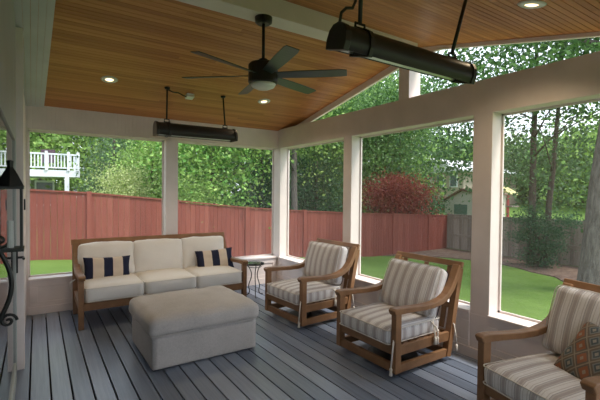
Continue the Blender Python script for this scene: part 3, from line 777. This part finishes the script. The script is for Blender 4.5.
tree('broadleaf_tree', 'tall mid-green tree above the yellow-green bush', 'tree', 5.6, 29, 9.5, 4.0, 'bright', 9000, .28, low=.1, seed=4, group=G1)
tree('flowering_shrub', 'rounded yellow-green bush behind the red fence', 'shrub', 2.75, 15.8, 2.85, 1.15, 'yellow', 8000, .09, kind='bush', seed=5, group='shrubs beyond the red fence')
tree('broadleaf_tree', 'light green airy tree behind the left back post', 'tree', 4.1, 17.6, 4.3, 1.8, 'bright', 9000, .13, low=.1, seed=6, group=G1)
tree('magnolia_tree', 'large-leaved glossy magnolia tree filling the middle back screen', 'tree', 5.9, 15.2, 6.0, 2.3, 'gloss', 13000, .17, low=.08, seed=7, group=G1)
tree('leafy_shrub', 'light green leafy shrub beside the middle back post', 'shrub', 4.6, 13.9, 2.6, .9, 'bright', 7000, .10, kind='bush', seed=17, group='shrubs beyond the red fence')
tree('evergreen_tree', 'dark evergreen tree beside the corner post', 'tree', 8.6, 16.2, 6.5, 1.7, 'dark', 14000, .13, kind='cone', low=.04, seed=8, group=G1)
tree('evergreen_tree', 'dark hemlock tree between the corner post and next post', 'tree', 11.6, 16.0, 4.6, 2.1, 'dark', 15000, .13, kind='cone', low=.03, seed=9, group=G1)
tree('broadleaf_tree', 'bright green leafy tree above the dark hemlock', 'tree', 12.6, 17.6, 8.8, 3.6, 'mid', 13000, .20, low=.32, tr=.14, seed=10, group=G1)
tree('pine_tree', 'tall tree with bare pale trunk just right of corner post', 'tree', 9.2, 14.3, 9.5, 2.3, 'bright', 7000, .16, low=.42, tr=.17, tm='greybark', seed=11, group=G1)
tree('broadleaf_tree', 'mid-green tree standing above the dark red maple', 'tree', 17.6, 18.0, 9.5, 3.7, 'mid', 15000, .20, low=.12, tr=.13, seed=12, group=G1)
tree('japanese_maple', 'dark red Japanese maple spreading over the red fence', 'tree', 15.3, 14.2, 3.75, 2.1, 'maple', 13000, .11, low=.30, tr=.08, seed=13, flat=.8, group=G1)
tree('broadleaf_tree', 'tall airy green tree right of the red maple', 'tree', 19.0, 17.3, 9.8, 2.7, 'mid', 8000, .18, clump=110, low=.2, tr=.14, seed=14, group=G1)
tree('evergreen_shrub', 'dark evergreen bush at the foot of the airy tree', 'shrub', 18.3, 15.4, 2.9, 1.3, 'dark', 9000, .12, kind='bush', seed=15, group='shrubs beyond the red fence')
tree('twin_trunk_tree', 'dark twin-trunked tree growing from the mulch bed', 'tree', 15.9, 7.75, 11.5, 4.3, 'shade', 15000, .17, clump=130, low=.26, tr=.155, twin=True, seed=16, group=None, squash=1.1)
# juniper
jr = thing('juniper_shrub', 'dark juniper shrub at the foot of the twin trunks', 'shrub', (15.6, 7.35, -1.09))
trunk(jr, 1.7, .05, M['bark'], limbs=6, spread=.9, start=.1, seed=4)
leaves('foliage', LF['juniper'], [(0, 0, .4, .6, .6, .35), (.1, -.25, .8, .6, .6, .25), (-.1, .45, 1.15, .5, .5, .2), (0, -.6, 1.35, .4, .45, .15), (.1, .75, 1.7, .3, .4, .12), (0, -.95, 1.8, .3, .35, .12), (0, 0, 1.6, .45, .5, .3), (0, .15, 2.1, .25, .35, .2)], 9000, .07, jr, shell=.2, clump=40)
# big trunk
bt = thing('big_tree', 'thick grey-barked tree trunk at the right edge of the lawn', 'tree', (13.0, 4.55, -1.1))
MB().tube([(0, 0, -.05), (0, 0, .25), (.02, -.02, 1), (.03, -.14, 3), (.05, -.42, 6), (.1, -.8, 9)], [.60, .49, .44, .40, .32, .22], 20).build('trunk', M['greybark'], bt, smooth=True)
q = MB(); rr = random.Random(3)
for k in range(9):
    a = rr.uniform(0, 6.28); z = 6.6 + k * .28; q.tube([(.05, -.5, z), (math.cos(a) * 1.4, math.sin(a) * 1.4 - .5, z + .8), (math.cos(a) * 3.0, math.sin(a) * 3.0 - .5, z + 1.5)], [.08, .05, .02], 8)
q.build('branches', M['greybark'], bt, smooth=True)
leaves('foliage', LF['mid'], [(0, 2.8, 6.9, 2.6, 2.6, 1.5), (0, .2, 6.6, 2.2, 2.0, 1.3), (1, -1, 8.5, 3, 3, 1.6), (-1.5, .5, 9.4, 3, 3, 1.5), (1.5, 2.5, 9.8, 2.5, 2.5, 1.5), (0, 0, 10.5, 3, 3, 1.5)], 18000, .17, bt, clump=80)
# distant woodland, one tree each
rr = random.Random(21); k = 0
for deg, dist, hh in [(-6, 40, 11), (0, 44, 12), (6, 41, 12), (11, 44, 12), (16, 38, 11), (21, 40, 12), (26, 36, 11), (31, 38, 11.5), (36, 36, 11), (41, 38, 12), (45.5, 36, 12), (48, 44, 10), (54.5, 56, 8), (60, 52, 7), (64.5, 50, 6.5), (69, 46, 7), (73, 42, 8)]:
    a = math.radians(deg); x, y = math.sin(a) * dist, math.cos(a) * dist
    tree('distant_tree', 'distant green tree in the woodland beyond the gardens', 'tree', x, y, hh, 4.6, ('mid', 'bright', 'shade')[k % 3], 6500, .42, low=.06, tr=.2, seed=30 + k, group='distant woodland trees'); k += 1
# weed tuft at left inside view: climbing leaves behind the post are part of the magnolia

# ------------------------------------------------------------------ neighbours
nd = thing('raised_deck', 'white raised neighbour deck with railing above the red fence', 'deck', (-2.2, 20.9, -.2))
X0 = -2.2
MB().box(-6, 3.86, 0, 3.2, 2.42, 2.72).build('platform', mat('vinyl_white', (.72, .74, .77), .4), nd)
vin = bpy.data.materials['vinyl_white']
MB().box(-6, 3.86, -.02, .06, 3.40, 3.47).build('top_rail', vin, nd); MB().box(-6, 3.86, -.02, .06, 2.80, 2.86).build('bottom_rail', vin, nd)
MB().box(3.80, 3.86, 0, 3.2, 3.40, 3.47).build('top_rail', vin, nd)
for xx in (-1.35, -.5, .35, 1.2, 1.58):
    MB().box(xx - X0 - .055, xx - X0 + .055, -.05, .06, 2.7, 3.56).build('railing_post', vin, nd)
xx = -4.0
for k in range(48):
    xb = 3.72 - k * .125
    MB().box(xb, xb + .05, .0, .04, 2.84, 3.42).build('baluster', vin, nd)
for k in range(12): MB().box(3.81, 3.85, .25 + k * .25, .29 + k * .25, 2.7, 3.42).build('baluster', vin, nd)
for xx in (1.14, -2.8): MB().box(xx - X0 - .09, xx - X0 + .09, -.0, .18, 0, 2.42).build('support_post', vin, nd)
hs = thing('house', 'grey neighbour house wall under the white raised deck', 'house', (-4, 24.1, -.2))
MB().box(-6, 4.4, 0, 8, 0, 2.3).box(-8, -.5, .1, 8, 2.3, 6.2).build('wall', mat('sage_siding', (.22, .25, .20), .8), hs)
for xx in (2.9, 3.9):
    f_ = MB(); f_.box(xx, xx + .85, -.08, .02, 1.0, 2.3); w_ = f_.build('window', vin, hs); MB().box(xx + .08, xx + .77, -.09, -.081, 1.1, 2.2).build('pane', mat('grey_pane', (.12, .15, .16), .1), w_)
MB().prism([(-.6, 6.1), (4, 9), (8.6, 6.1)], 0, -8.3, -.2).build('roof', M['roof'], hs)
# patio chair on that deck
pc = thing('patio_chair', 'dark patio chair standing on the white raised deck', 'chair', (.45, 21.8, 2.52))
dk = mat('plum_fabric', (.09, .05, .07), .8)
MB().box(-.28, .28, -.25, .28, .38, .46).build('seat', dk, pc); MB().box(-.28, .28, .24, .30, .46, 1.0).build('backrest', dk, pc)
for sx_ in (-1, 1):
    for sy in (-1, 1): MB().box(sx_ * .25 - .02, sx_ * .25 + .02, sy * .24 - .02, sy * .24 + .02, 0, .4).build('leg', M['black'], pc)
    MB().box(sx_ * .29 - .02, sx_ * .29 + .02, -.25, .28, .6, .64).build('armrest', M['black'], pc)
# far house, shed, play set
cl = mat('tan_siding', (.42, .34, .27), .8); rf = mat('pale_roof', (.62, .60, .62), .7)
fh = thing('house', 'pale-roofed tan house seen left of the near right post', 'house', (36, 25.6, .6))
MB().box(-4, 5, -4, 4, 0, 3.1).build('wall', cl, fh)
MB().prism([(-4.6, 3.0), (0, 4.5), (4.6, 3.0)], 0, -4.4, 5.4).build('roof', rf, fh)
for k in range(5):
    yy = -3.4 + k * 1.45; f_ = MB().box(-4.06, -3.98, yy, yy + .8, 1.6, 2.8).build('window', vin, fh); MB().box(-4.08, -4.061, yy + .08, yy + .72, 1.7, 2.7).build('pane', bpy.data.materials['grey_pane'], f_)
sh = thing('garden_shed', 'small beige shed behind the fence left of the near right post', 'shed', (21.9, 14.2, -.8))
sd = mat('beige_siding', (.50, .46, .38), .8)
MB().box(-1.2, 1.2, -1.4, 1.0, 0, 2.05).build('wall', sd, sh); MB().prism([(-1.6, 2.45), (-.2, 2.75), (1.2, 2.0), (1.2, 1.93), (-.2, 2.62), (-1.6, 2.36)], 0, -1.35, 1.3).build('roof', mat('brown_roof', (.16, .09, .06), .8), sh)
MB().prism([(-1.4, 2.05), (-1.4, 2.4), (-.2, 2.66), (1.0, 2.05)], 0, -1.2, 1.2).build('gable', sd, sh)
MB().box(-1.23, -1.2, -.5, .35, 0, 1.8).build('door', mat('green_door', (.10, .16, .12), .7), sh)
ps = thing('swing_set', 'red and white wooden playset behind the grey fence', 'playset', (25.2, 14.3, .1))
red = mat('red_paint', (.42, .05, .05), .6)
for i, xx in enumerate((-.5, .1, .7)):
    MB().box(-.06, .06, xx - .06, xx + .06, 0, 1.5).build('post', red if i != 1 else vin, ps)
MB().box(-.1, .8, -.8, .9, .7, .8).build('platform', M['greyfence'], ps)
MB().prism([(-.9, 1.5), (.05, 2.0), (1.0, 1.5)], 0, -.2, .9).build('roof', mat('yellow_canopy', (.42, .36, .14), .7), ps)
MB().strip([(.8, .8), (1.6, .15), (2.1, .05)], .05, 0, 0, .45).build('slide', bpy.data.materials['yellow_canopy'], ps)

# ------------------------------------------------------------------ world, sun, camera
w = bpy.data.worlds.new('sky'); bpy.context.scene.world = w; w.use_nodes = True; nt = w.node_tree
bg = nt.nodes['Background']; tc = nt.nodes.new('ShaderNodeTexCoord'); sp = nt.nodes.new('ShaderNodeSeparateXYZ'); cr_ = nt.nodes.new('ShaderNodeValToRGB')
nt.links.new(tc.outputs['Generated'], sp.inputs[0]); nt.links.new(sp.outputs['Z'], cr_.inputs['Fac'])
cr_.color_ramp.elements[0].position = 0; cr_.color_ramp.elements[0].color = (.86, .93, 1, 1); cr_.color_ramp.elements[1].position = 1; cr_.color_ramp.elements[1].color = (.64, .81, 1, 1)
nt.links.new(cr_.outputs['Color'], bg.inputs['Color']); bg.inputs['Strength'].default_value = 1.3
S_ = bpy.data.lights.new('sun', 'SUN'); S_.energy = 2.8; S_.angle = math.radians(14); S_.color = (1, .95, .86)
so = bpy.data.objects.new('sun', S_); C.objects.link(so); so.rotation_euler = (math.radians(28), math.radians(8), math.radians(20))
cam = bpy.data.cameras.new('camera'); cam.sensor_width = 36; cam.lens = 36 * 396.16 / 600; cam.clip_start = .02; cam.clip_end = 500
co = bpy.data.objects.new('camera', cam); C.objects.link(co)
R = Matrix(((.833091, .003391, -.553125), (-.553051, .022535, -.832842), (.009641, .99974, .02065)))
co.matrix_world = Matrix.Translation((0, 0, 1.65)) @ R.to_4x4()
sc_ = bpy.context.scene; sc_.camera = co
vs = sc_.view_settings; vs.view_transform = 'Standard'; vs.look = 'None'; vs.gamma = 1; vs.use_curve_mapping = False; vs.exposure = 1.0
